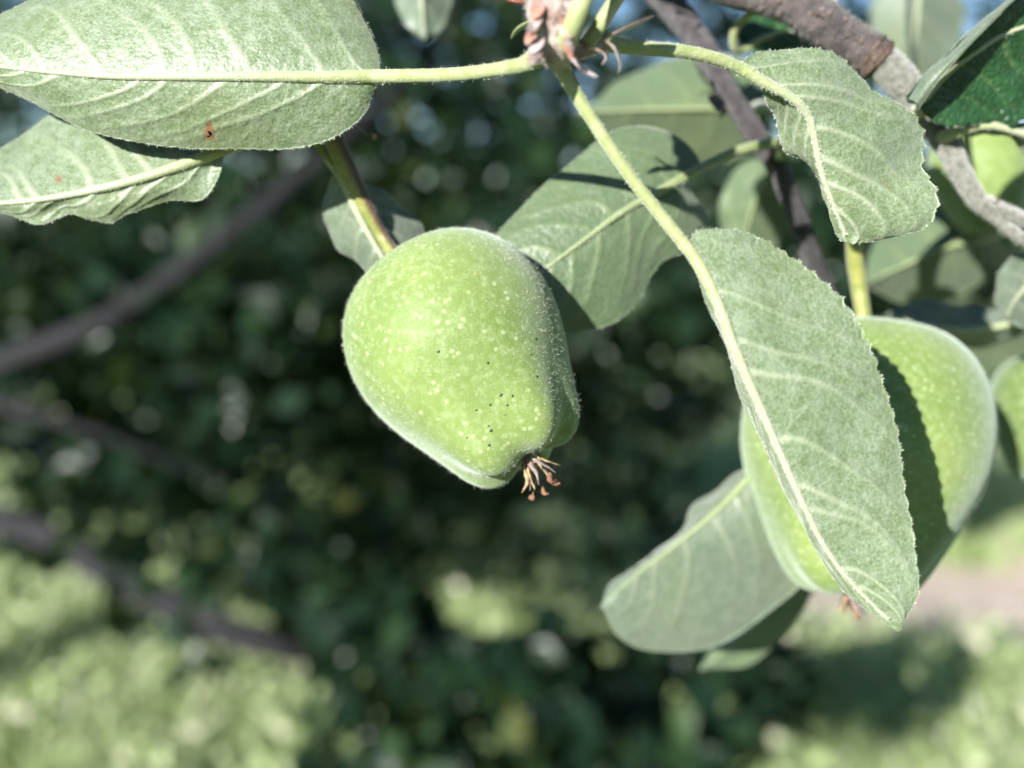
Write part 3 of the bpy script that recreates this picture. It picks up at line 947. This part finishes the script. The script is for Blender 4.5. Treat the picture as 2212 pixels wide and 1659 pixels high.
strip(twig, 'bud', [(1540, 200, .162), (1525, 200, .1615), (1512, 206, .1615)], .0008, 'scar_orange')
strip(twig, 'leaf_scar', [(1660, 325, .1605), (1690, 340, .160), (1705, 362, .1605)], .0015, 'bark_dark')
leaf(twig, [(1490, 376, .146), (1420, 416, .1430), (1345, 458, .1405), (1250, 528, .1385), (1165, 592, .1375), (1090, 660, .138)],
     [(1490, 376, .146), (1512, 352, .149), (1465, 302, .1495), (1400, 274, .1485), (1330, 284, .1470), (1240, 342, .1450), (1150, 422, .1430), (1080, 496, .1415), (1050, 570, .1400), (1090, 660, .138)],
     [(1490, 376, .146), (1500, 425, .149), (1521, 470, .1500), (1508, 515, .1490), (1472, 545, .1480), (1432, 560, .1470), (1408, 595, .1460), (1380, 652, .1450), (1310, 702, .1430), (1222, 718, .1410), (1150, 700, .1395), (1090, 660, .138)],
     petiole=[(1690, 335, .160), (1680, 308, .157), (1600, 325, .1535), (1540, 350, .1505)], rp=.00105, rm=.00095, veins=7, slant=0.34, bulge=.08,
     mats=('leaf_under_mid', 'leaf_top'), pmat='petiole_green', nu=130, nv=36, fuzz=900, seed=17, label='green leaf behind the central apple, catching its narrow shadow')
leaf(twig, [(1655, 238, .205), (1560, 234, .204), (1450, 236, .204), (1350, 238, .206), (1240, 246, .21)],
     [(1655, 238, .205), (1640, 150, .212), (1560, 118, .216), (1460, 125, .217), (1350, 170, .216), (1285, 215, .213), (1240, 246, .21)],
     [(1655, 238, .205), (1660, 300, .212), (1580, 345, .216), (1470, 350, .217), (1370, 320, .216), (1290, 275, .213), (1240, 246, .21)],
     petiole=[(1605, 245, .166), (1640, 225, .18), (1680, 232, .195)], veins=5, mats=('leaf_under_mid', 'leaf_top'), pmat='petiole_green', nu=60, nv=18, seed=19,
     label='soft mid-green leaf behind the slim twig, midrib level')
leaf(twig, [(1700, 330, .20), (1650, 390, .205), (1620, 470, .21), (1600, 560, .215)],
     [(1700, 330, .20), (1610, 350, .21), (1560, 420, .214), (1560, 500, .216), (1600, 560, .215)],
     [(1700, 330, .20), (1720, 400, .21), (1710, 480, .214), (1670, 540, .216), (1600, 560, .215)],
     petiole=[(1670, 345, .166), (1700, 320, .18)], veins=4, mats=('leaf_under_mid', 'leaf_top'), pmat='petiole_green', nu=50, nv=16, seed=23)
leaf(twig, [(1648, 1000, .165), (1600, 1052, .164), (1540, 1112, .1635), (1450, 1185, .164), (1370, 1245, .166), (1296, 1312, .169)],
     [(1648, 1000, .165), (1600, 1018, .169), (1545, 1055, .172), (1500, 1092, .173), (1475, 1145, .173), (1400, 1205, .173), (1325, 1258, .172), (1296, 1312, .169)],
     [(1648, 1000, .165), (1720, 1060, .166), (1768, 1150, .168), (1750, 1238, .171), (1690, 1300, .174), (1600, 1365, .176), (1500, 1402, .177), (1405, 1408, .176), (1335, 1375, .173), (1296, 1312, .169)],
     petiole=[(1845, 880, .198), (1780, 900, .19), (1700, 950, .176)], veins=7, slant=0.32, bulge=.10, mats=('leaf_under_grey', 'leaf_top'), pmat='petiole_green', rm=.0008, nu=100, nv=28, seed=29,
     label='smooth grey-green leaf spread below the striped apple')
leaf(twig, [(1800, 1080, .20), (1740, 1200, .205), (1650, 1330, .21), (1510, 1450, .215)],
     [(1800, 1080, .20), (1720, 1120, .21), (1640, 1230, .215), (1570, 1340, .218), (1510, 1450, .215)],
     [(1800, 1080, .20), (1790, 1200, .208), (1730, 1330, .212), (1620, 1430, .216), (1510, 1450, .215)],
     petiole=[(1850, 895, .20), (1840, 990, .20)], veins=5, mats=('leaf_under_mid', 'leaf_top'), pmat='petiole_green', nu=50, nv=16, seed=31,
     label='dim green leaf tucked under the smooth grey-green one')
leaf(twig, [(925, -130, .19), (918, -60, .188), (912, 0, .188), (918, 90, .19)],
     [(925, -130, .19), (870, -80, .192), (855, -10, .193), (872, 45, .192), (918, 90, .19)],
     [(925, -130, .19), (985, -70, .192), (975, 0, .193), (958, 55, .192), (918, 90, .19)],
     petiole=[(1345, -158, .178), (1200, -220, .185), (1020, -190, .19)], veins=5, mats=('leaf_under_grey', 'leaf_top'), nu=60, nv=18, seed=37, fuzz=200,
     label='small pale leaf hanging in at the top edge beside the broad leaf')

# --- thick grey-brown branch, top right, with its woolly shoot
br_base = P(1420, -90, .155)
branch = thing('branch', 'thick grey-brown branch with orange pores at the top, ending in a woolly shoot', 'branch', br_base)
br_pts = [(1400, -95, .158), (1510, -42, .154), (1615, -10, .152), (1715, 12, .150), (1765, 40, .149), (1800, 68, .1485), (1850, 98, .148), (1890, 124, .148)]
v, f, nr = tube(PP(br_pts), [.0034, .0031, .0027, .0026, .0033, .0042, .0040, .0037], 110, 26, lump=.09, freq=350)
mesh('bark', v, f, M['bark_grey'], branch)
kk = rng.integers(0, len(v), 2500)
add_fuzz(branch, v[kk], nr[kk], 0.0003)
v, f, _ = tube(PP([(1868, 108, .148), (1879, 117, .148), (1886, 123, .148), (1893, 129, .148), (1902, 137, .148)]), [.0036, .0041, .0038, .0042, .0034], 40, 26, lump=.08, freq=3000)
mesh('ring_scar', v, f, M['bark_ring'], branch)
sh_pts = [(1900, 130, .148), (1938, 165, .148), (1975, 215, .149), (2015, 270, .150), (2045, 310, .150), (2075, 372, .149), (2110, 430, .1485), (2150, 452, .1485), (2230, 480, .149), (2330, 510, .15)]
v, f, nr = tube(PP(sh_pts), [.0033, .0033, .0031, .0027, .0022, .0019, .0018, .0014, .0012, .0011], 140, 20, lump=.04, freq=700)
mesh('shoot', v, f, M['shoot_wool'], branch)
kk = rng.integers(0, len(v), 3500)
add_fuzz(branch, v[kk], nr[kk], 0.0005)
v, f, nr = tube(PP([(2120, 436, .1485), (2160, 478, .149), (2200, 510, .149), (2290, 570, .15)]), [.0018, .0012, .0010, .0008], 40, 14, lump=.04, freq=700)
mesh('shoot', v, f, M['shoot_wool'], branch)
kk = rng.integers(0, len(v), 900)
add_fuzz(branch, v[kk], nr[kk], 0.0005)
strip(branch, 'bud_scale', [(2138, 440, .1470), (2150, 438, .1468), (2158, 428, .1470)], .0006, 'bud_scale')
strip(branch, 'bud', [(1755, 30, .1455), (1770, 34, .145), (1782, 46, .1455)], .0014, 'bark_ring')
leaf(branch, [(1985, 228, .138), (2040, 165, .137), (2080, 132, .1365), (2120, 104, .1365), (2165, 76, .137), (2230, 52, .138), (2320, 20, .141), (2420, 0, .146)],
     [(1985, 228, .138), (1962, 214, .1345), (2000, 158, .1330), (2064, 104, .1325), (2110, 52, .133), (2165, 8, .134), (2240, -60, .136), (2330, -70, .140), (2420, 0, .146)],
     [(1985, 228, .138), (2000, 250, .139), (2046, 274, .140), (2107, 267, .141), (2162, 262, .142), (2182, 278, .1425), (2215, 256, .143), (2300, 220, .144), (2380, 120, .146), (2420, 0, .146)],
     petiole=[(1990, 245, .148), (1980, 236, .143)], under=False, veins=6, slant=.2, teeth=20, tooth=.05, mats=('leaf_under_grey', 'leaf_top'), pmat='petiole', rm=.0007,
     nu=120, nv=34, fuzz=500, seed=41, pucker=.0006, bulge=-.05, label='dark glossy leaf upper side with beige midrib in the top corner')
ca, cb_ = spline(PP([(1962, 214, .1335), (2000, 158, .1320), (2064, 104, .1315), (2110, 52, .132), (2165, 8, .133), (2240, -60, .135)]), 40), spline(PP([(1984, 236, .1335), (2030, 172, .1300), (2082, 112, .1290), (2130, 62, .1295), (2186, 8, .131), (2262, -56, .1335)]), 40)
rm_v, rm_f = [], []
for i in range(40):
    for j in range(9):
        q = j / 8
        rm_v.append(ca[i] * (1 - q) + cb_[i] * q - FW * 0.0014 * math.sin(q * math.pi))
for layer in (0,):
    for i in range(39):
        for j in range(8):
            a_ = i * 9 + j
            rm_f.append((a_, a_ + 1, a_ + 10, a_ + 9))
rm_n = len(rm_v)
rm_v += [q + FW * 0.0003 for q in rm_v]
rm_f += [tuple(i + rm_n for i in q[::-1]) for q in rm_f]
for i in range(39):
    for j in (0, 8):
        rm_f.append((i * 9 + j, (i + 1) * 9 + j, (i + 1) * 9 + j + rm_n, i * 9 + j + rm_n))
mesh('rolled_margin', rm_v, rm_f, M['leaf_under_grey'], branch)
leaf(branch, [(2062, 288, .144), (2110, 272, .143), (2160, 274, .143), (2230, 296, .144), (2340, 340, .147)],
     [(2062, 288, .144), (2100, 262, .1445), (2160, 258, .145), (2230, 268, .146), (2300, 300, .147), (2340, 340, .147)],
     [(2062, 288, .144), (2105, 292, .1455), (2160, 292, .147), (2200, 320, .148), (2230, 345, .149), (2290, 355, .149), (2340, 340, .147)],
     petiole=[(2030, 296, .150), (2042, 293, .147)], rp=.0013, rm=.0010, veins=5, mats=('leaf_under_pale', 'leaf_top'), nu=70, nv=20, fuzz=400, seed=43,
     label='pale narrow leaf seen edge-on under the dark glossy leaf')
leaf(branch, [(1608, 108, .168), (1650, 82, .167), (1690, 68, .167), (1740, 66, .169)],
     [(1608, 108, .168), (1592, 72, .169), (1612, 36, .170), (1648, 22, .1705), (1700, 34, .1705), (1740, 66, .169)],
     [(1608, 108, .168), (1650, 122, .168), (1700, 120, .1685), (1738, 100, .169), (1740, 66, .169)],
     petiole=[(1640, 10, .156), (1590, 60, .162), (1588, 105, .166)], under=False, veins=4, mats=('leaf_under_grey', 'leaf_top'), nu=60, nv=20, teeth=14, tooth=.06, seed=47, pucker=.0008,
     label='small dark crinkled leaf under the thick branch')
leaf(branch, [(1990, -120, .26), (1985, -20, .262), (1975, 80, .265), (1960, 190, .27)],
     [(1990, -120, .26), (1910, -60, .268), (1880, 40, .272), (1905, 140, .273), (1960, 190, .27)],
     [(1990, -120, .26), (2060, -50, .268), (2085, 50, .272), (2040, 140, .273), (1960, 190, .27)],
     petiole=[(1790, 20, .155), (1850, -120, .20), (1930, -170, .24)], veins=5, mats=('leaf_under_grey', 'leaf_top_light'), nu=50, nv=16, seed=53, label='blurred pale green leaf above the woolly shoot')
leaf(branch, [(2120, 520, .205), (2040, 535, .205), (1960, 570, .207), (1870, 612, .212)],
     [(2120, 520, .205), (2080, 430, .215), (1980, 440, .22), (1890, 520, .22), (1870, 612, .212)],
     [(2120, 520, .205), (2120, 610, .215), (2030, 650, .22), (1930, 650, .22), (1870, 612, .212)],
     petiole=[(2110, 425, .152), (2160, 450, .17), (2165, 500, .19)], veins=5, mats=('leaf_under_mid', 'leaf_top'), pmat='petiole_green', nu=50, nv=16, seed=59, label='dim green leaf with yellow midrib behind the woolly shoot')
leaf(branch, [(2240, 686, .19), (2160, 705, .19), (2080, 712, .191), (1990, 700, .194), (1905, 682, .198)],
     [(2240, 686, .19), (2170, 672, .196), (2080, 660, .20), (1990, 648, .202), (1905, 682, .198)],
     [(2240, 686, .19), (2190, 730, .196), (2100, 752, .20), (1990, 735, .202), (1905, 682, .198)],
     petiole=[(2320, 512, .15), (2380, 580, .165), (2330, 660, .18)], veins=5, mats=('leaf_under_grey', 'leaf_top'), nu=50, nv=16, seed=61, label='blurred grey-green leaf resting just above the striped apple')
leaf(branch, [(2290, 570, .15), (2240, 600, .155), (2200, 640, .16), (2170, 690, .166)],
     [(2290, 570, .15), (2210, 545, .158), (2165, 580, .163), (2150, 640, .166), (2170, 690, .166)],
     [(2290, 570, .15), (2310, 640, .158), (2270, 700, .163), (2220, 710, .166), (2170, 690, .166)],
     petiole=[(2300, 560, .15)], veins=5, mats=('leaf_under_grey', 'leaf_top'), nu=50, nv=16, seed=67, fuzz=200)

# ------------------------------------------------------------------ apples
def apple(label, stem_px, calyx_px, prof, skin, stem_pts, stem_r, lobe=0.05, lobe_ph=0.0, nring=120, nseg=120, fuzz=9000, blush=False, specks=(), cal=True, cal_seed=1, flen=.0006, roll=None):
    a0, a1 = P(*stem_px), P(*calyx_px)
    root = thing('apple', label, 'apple', a0, 'unripe green apples')
    L = np.linalg.norm(a1 - a0)
    ax = (a1 - a0) / L
    e1 = unit(np.cross(ax, FW))
    e2 = np.cross(ax, e1)
    pr = spline(np.array([(s, r, 0) for s, r in prof]), nring)
    th = np.linspace(0, 2 * math.pi, nseg, endpoint=False)
    S = pr[:, 0][:, None] * np.ones(nseg)
    Rr = pr[:, 1][:, None] * np.ones(nseg)
    w = np.clip((S - 0.42) / 0.5, 0, 1) ** 1.6
    cos5 = np.cos(5 * th + lobe_ph)[None, :]
    far = np.clip(Rr / 0.12, 0, 1)
    Rr = Rr * (1 + lobe * w * cos5 * far + 0.012 * np.sin(2 * th + 1)[None, :] + 0.01 * np.sin(3 * th + S * 5))
    S = S + lobe * 0.25 * w * cos5 * np.exp(-((Rr - 0.2) / 0.12) ** 2)
    V = a0 + L * (S[..., None] * ax + Rr[..., None] * (np.cos(th)[None, :, None] * e1 + np.sin(th)[None, :, None] * e2))
    idx = np.arange(nring * nseg).reshape(nring, nseg)
    nx = np.roll(idx, -1, axis=1)
    F = np.stack([idx[:-1], nx[:-1], nx[1:], idx[1:]], -1).reshape(-1, 4)
    # normals
    du = np.gradient(V, axis=0)
    dv = np.roll(V, -1, 1) - np.roll(V, 1, 1)
    N = unit(np.cross(du, dv))
    c = V.reshape(-1, 3).mean(axis=0)
    if np.sum(N[nring // 2] * (V[nring // 2] - c)) < 0:
        N = -N
        F = F[:, ::-1]
    mesh('skin', V.reshape(-1, 3), F[:, ::-1], M[skin], root)
    area = np.linalg.norm(np.cross(du, dv), axis=-1).ravel()
    if fuzz:
        k = rng.choice(len(area), fuzz, p=area / area.sum())
        jit = (rng.normal(size=(fuzz, 3)) * 0.0003)
        Pn, Nn = V.reshape(-1, 3)[k], N.reshape(-1, 3)[k]
        jit -= Nn * np.sum(jit * Nn, axis=1)[:, None]
        add_fuzz(root, Pn + jit, Nn, flen, 0.00002, 0.9)
    # stem
    sp = PP(stem_pts)
    sp = np.vstack([a0 + ax * L * 0.10, sp])
    v, f, nr = tube(sp, stem_r, 60, 16, lump=.02, freq=500)
    bl = np.clip(0.5 + 1.6 * (nr @ unit(RT * 0.9 + UP * 0.35 - 0 * FW)) - 0.3, 0, 1) if blush else np.zeros(len(v))
    mesh('stem', v, f, M['fruit_stem'], root, attrs={'blush': bl})
    k = rng.integers(0, len(v), 700)
    add_fuzz(root, v[k], nr[k], 0.0003)
    # specks: lens-shaped dark dots lying on the skin
    if specks:
        Vf, Nf = V.reshape(-1, 3), N.reshape(-1, 3)
        px, py, dd_ = unproject(Vf)
        front = np.sum(Nf * (CAM - Vf), axis=1) > 0
        me = None
        for sx, sy, sr in specks:
            q = np.where(front, np.hypot(px - sx, py - sy), 1e9).argmin()
            if me is None:
                sv, sf = [(0, 0, .25)], []
                for j in range(8):
                    sv.append((math.cos(j * .785), math.sin(j * .785), -.1))
                for j in range(8):
                    sf.append((0, 1 + j, 1 + (j + 1) % 8))
                me = bpy.data.meshes.new('speck')
                me.from_pydata(sv, [], sf)
                me.materials.append(M['speck'])
            ob = bpy.data.objects.new('speck', me)
            scene.collection.objects.link(ob)
            ob.parent = root
            ray = P(sx, sy, dd_[q] - 0.0522)
            pos = ray - Nf[q] * ((ray - Vf[q]) @ Nf[q])
            ob.location = tuple(pos + Nf[q] * 0.00003 - a0)
            ob.rotation_euler = Vector(Nf[q]).to_track_quat('Z', 'Y').to_euler()
            ob.scale = (sr * 1.15, sr * 1.15, sr)
    # calyx: dried sepals and stamens
    if cal:
        lr = np.random.default_rng(cal_seed)
        cb = a0 + ax * L * (prof[-1][0] - 0.01)
        core_v, core_f, _ = tube([cb - ax * .001, cb + ax * .0012, cb + ax * .0024], [.0016, .0013, .0007], 10, 10, lump=.15, freq=2000)
        cx = mesh('calyx', core_v, core_f, M['sepal'], root)
        for j in range(7):
            an_ = j * 0.9 + lr.uniform(-.3, .3)
            out = math.cos(an_) * e1 + math.sin(an_) * e2
            ln = lr.uniform(.0040, .0058)
            sp_ = lr.uniform(.12, .62)
            side = np.cross(ax, out) * lr.uniform(-.3, .3) * ln
            p = [cb + out * .0006, cb + out * (.0008 + ln * .22 * sp_) + ax * ln * .4, cb + out * (.0008 + ln * .6 * sp_) + ax * ln * .78 + side * .5, cb + out * (.0008 + ln * 1.0 * sp_) + ax * ln * (1.0 - .35 * sp_) + side + np.array([0, 0, -.22]) * ln]
            c_ = spline(np.array(p), 16)
            t_, na, nb_ = frames(c_)
            wd = np.interp(np.linspace(0, 1, 16), [0, .35, .7, 1], [.0007, .00078, .00042, .0001]) * lr.uniform(.8, 1.2, 16)
            V_ = np.stack([c_ + na * wd[:, None], c_ + nb_ * wd[:, None] * .45, c_ - na * wd[:, None], c_ - nb_ * wd[:, None] * .12], 1).reshape(-1, 3)
            F_ = [(i * 4 + q, i * 4 + (q + 1) % 4, i * 4 + 4 + (q + 1) % 4, i * 4 + 4 + q) for i in range(15) for q in range(4)]
            mesh('sepal', V_, F_, M['sepal'] if j % 3 else M['filament'], cx)
        for j in range(10):
            an_ = j * 2.4 + lr.uniform(-.3, .3)
            out = math.cos(an_) * e1 + math.sin(an_) * e2
            ln = lr.uniform(.0018, .0058)
            sp_ = lr.uniform(.12, .55)
            tip = cb + out * (.0006 + ln * sp_) + ax * ln + np.array([0, 0, -.2]) * ln
            bend = unit(lr.normal(size=3)) * ln * .22
            v, f, _ = tube([cb + out * .0005, (cb + tip) / 2 + bend + out * .0004, tip], [.00021, .0002, .00013], 14, 6)
            mesh('filament', v, f, M['filament'], cx)
            if j % 2 == 0:
                d_ = unit(lr.normal(size=3) * .6 + ax)
                n_ = unit(np.cross(d_, FW))
                v, f, _ = tube([tip - d_ * .0010 + n_ * .0003, tip - d_ * .0003, tip + d_ * .0004 - n_ * .0002, tip + d_ * .0010 + n_ * .0003], [.0002, .00055, .0005, .0004, .00012], 12, 8, lump=.22, freq=2600)
                vc = v.mean(axis=0)
                v = vc + (v - vc) - np.outer((v - vc) @ FW, FW) * .45
                mesh('anther', v, f, M['anther'], cx)
    return root


PROF = [(.085, 0.0), (.075, .03), (.035, .07), (.004, .13), (.004, .20), (.045, .285), (.13, .365), (.25, .42), (.38, .438), (.50, .424), (.62, .386), (.73, .338), (.83, .296), (.91, .258), (.965, .21), (.99, .15), (.985, .09), (.972, .05), (.968, .0)]
apple('plump speckled green apple hanging alone at the centre, dried blossom end pointing down', (876, 572, .1365), (1150, 996, .1255), PROF, 'apple_skin',
      [(838, 530, .1415), (800, 465, .141), (765, 395, .1395), (728, 318, .138), (712, 262, .137)], [.0011, .00125, .0013, .0015, .0017, .002], lobe=.065, lobe_ph=1.0, blush=True,
      specks=[(947, 759, .00022), (1054, 784, .0002), (1157, 733, .0002), (1147, 766, .00014), (1162, 813, .0002), (1082, 853, .00026), (1107, 855, .0002), (1059, 874, .0002), (1096, 875, .0002), (1029, 886, .00017), (1061, 930, .00024), (1056, 920, .00013), (1057, 962, .0002), (1009, 945, .00014), (1092, 896, .00012)],
      fuzz=15000, cal_seed=4)
PROF2 = [(.085, 0.0), (.075, 0.0279), (.03, 0.0744), (.002, 0.1395), (.004, 0.2046), (.04, 0.2883), (.12, 0.3674), (.24, 0.4232), (.38, 0.4445), (.52, 0.4297), (.66, 0.3813), (.78, 0.3208), (.88, 0.2651), (.95, 0.2093), (.985, 0.15), (.985, 0.10), (.975, 0.06), (.97, .0)]
apple('big green apple half hidden behind the long serrated leaf, striped by its shadow', (1885, 708, .165), (1840, 1290, .158), PROF2, 'apple_skin',
      [(1868, 700, .160), (1856, 620, .160), (1846, 540, .158), (1850, 440, .155), (1900, 320, .152), (1975, 218, .149)], [.0014, .0015, .0016, .0016, .0016, .0018, .002], lobe=.05, lobe_ph=.3, fuzz=9000, cal_seed=9)
apple('shaded green apple cut off by the picture edge next to the striped apple', (2262, 770, .200), (2262, 1040, .198), PROF, 'apple_skin_shaded',
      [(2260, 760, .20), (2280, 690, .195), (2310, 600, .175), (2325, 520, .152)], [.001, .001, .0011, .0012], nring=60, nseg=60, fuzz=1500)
apple('sunlit green apple in the gap behind the woolly shoot', (2100, 270, .205), (2145, 500, .200), PROF, 'apple_skin',
      [(2090, 262, .20), (2070, 270, .18), (2045, 305, .153)], [.001, .001, .0011, .0012], nring=60, nseg=60, fuzz=1500, cal=False)

flush_fuzz()
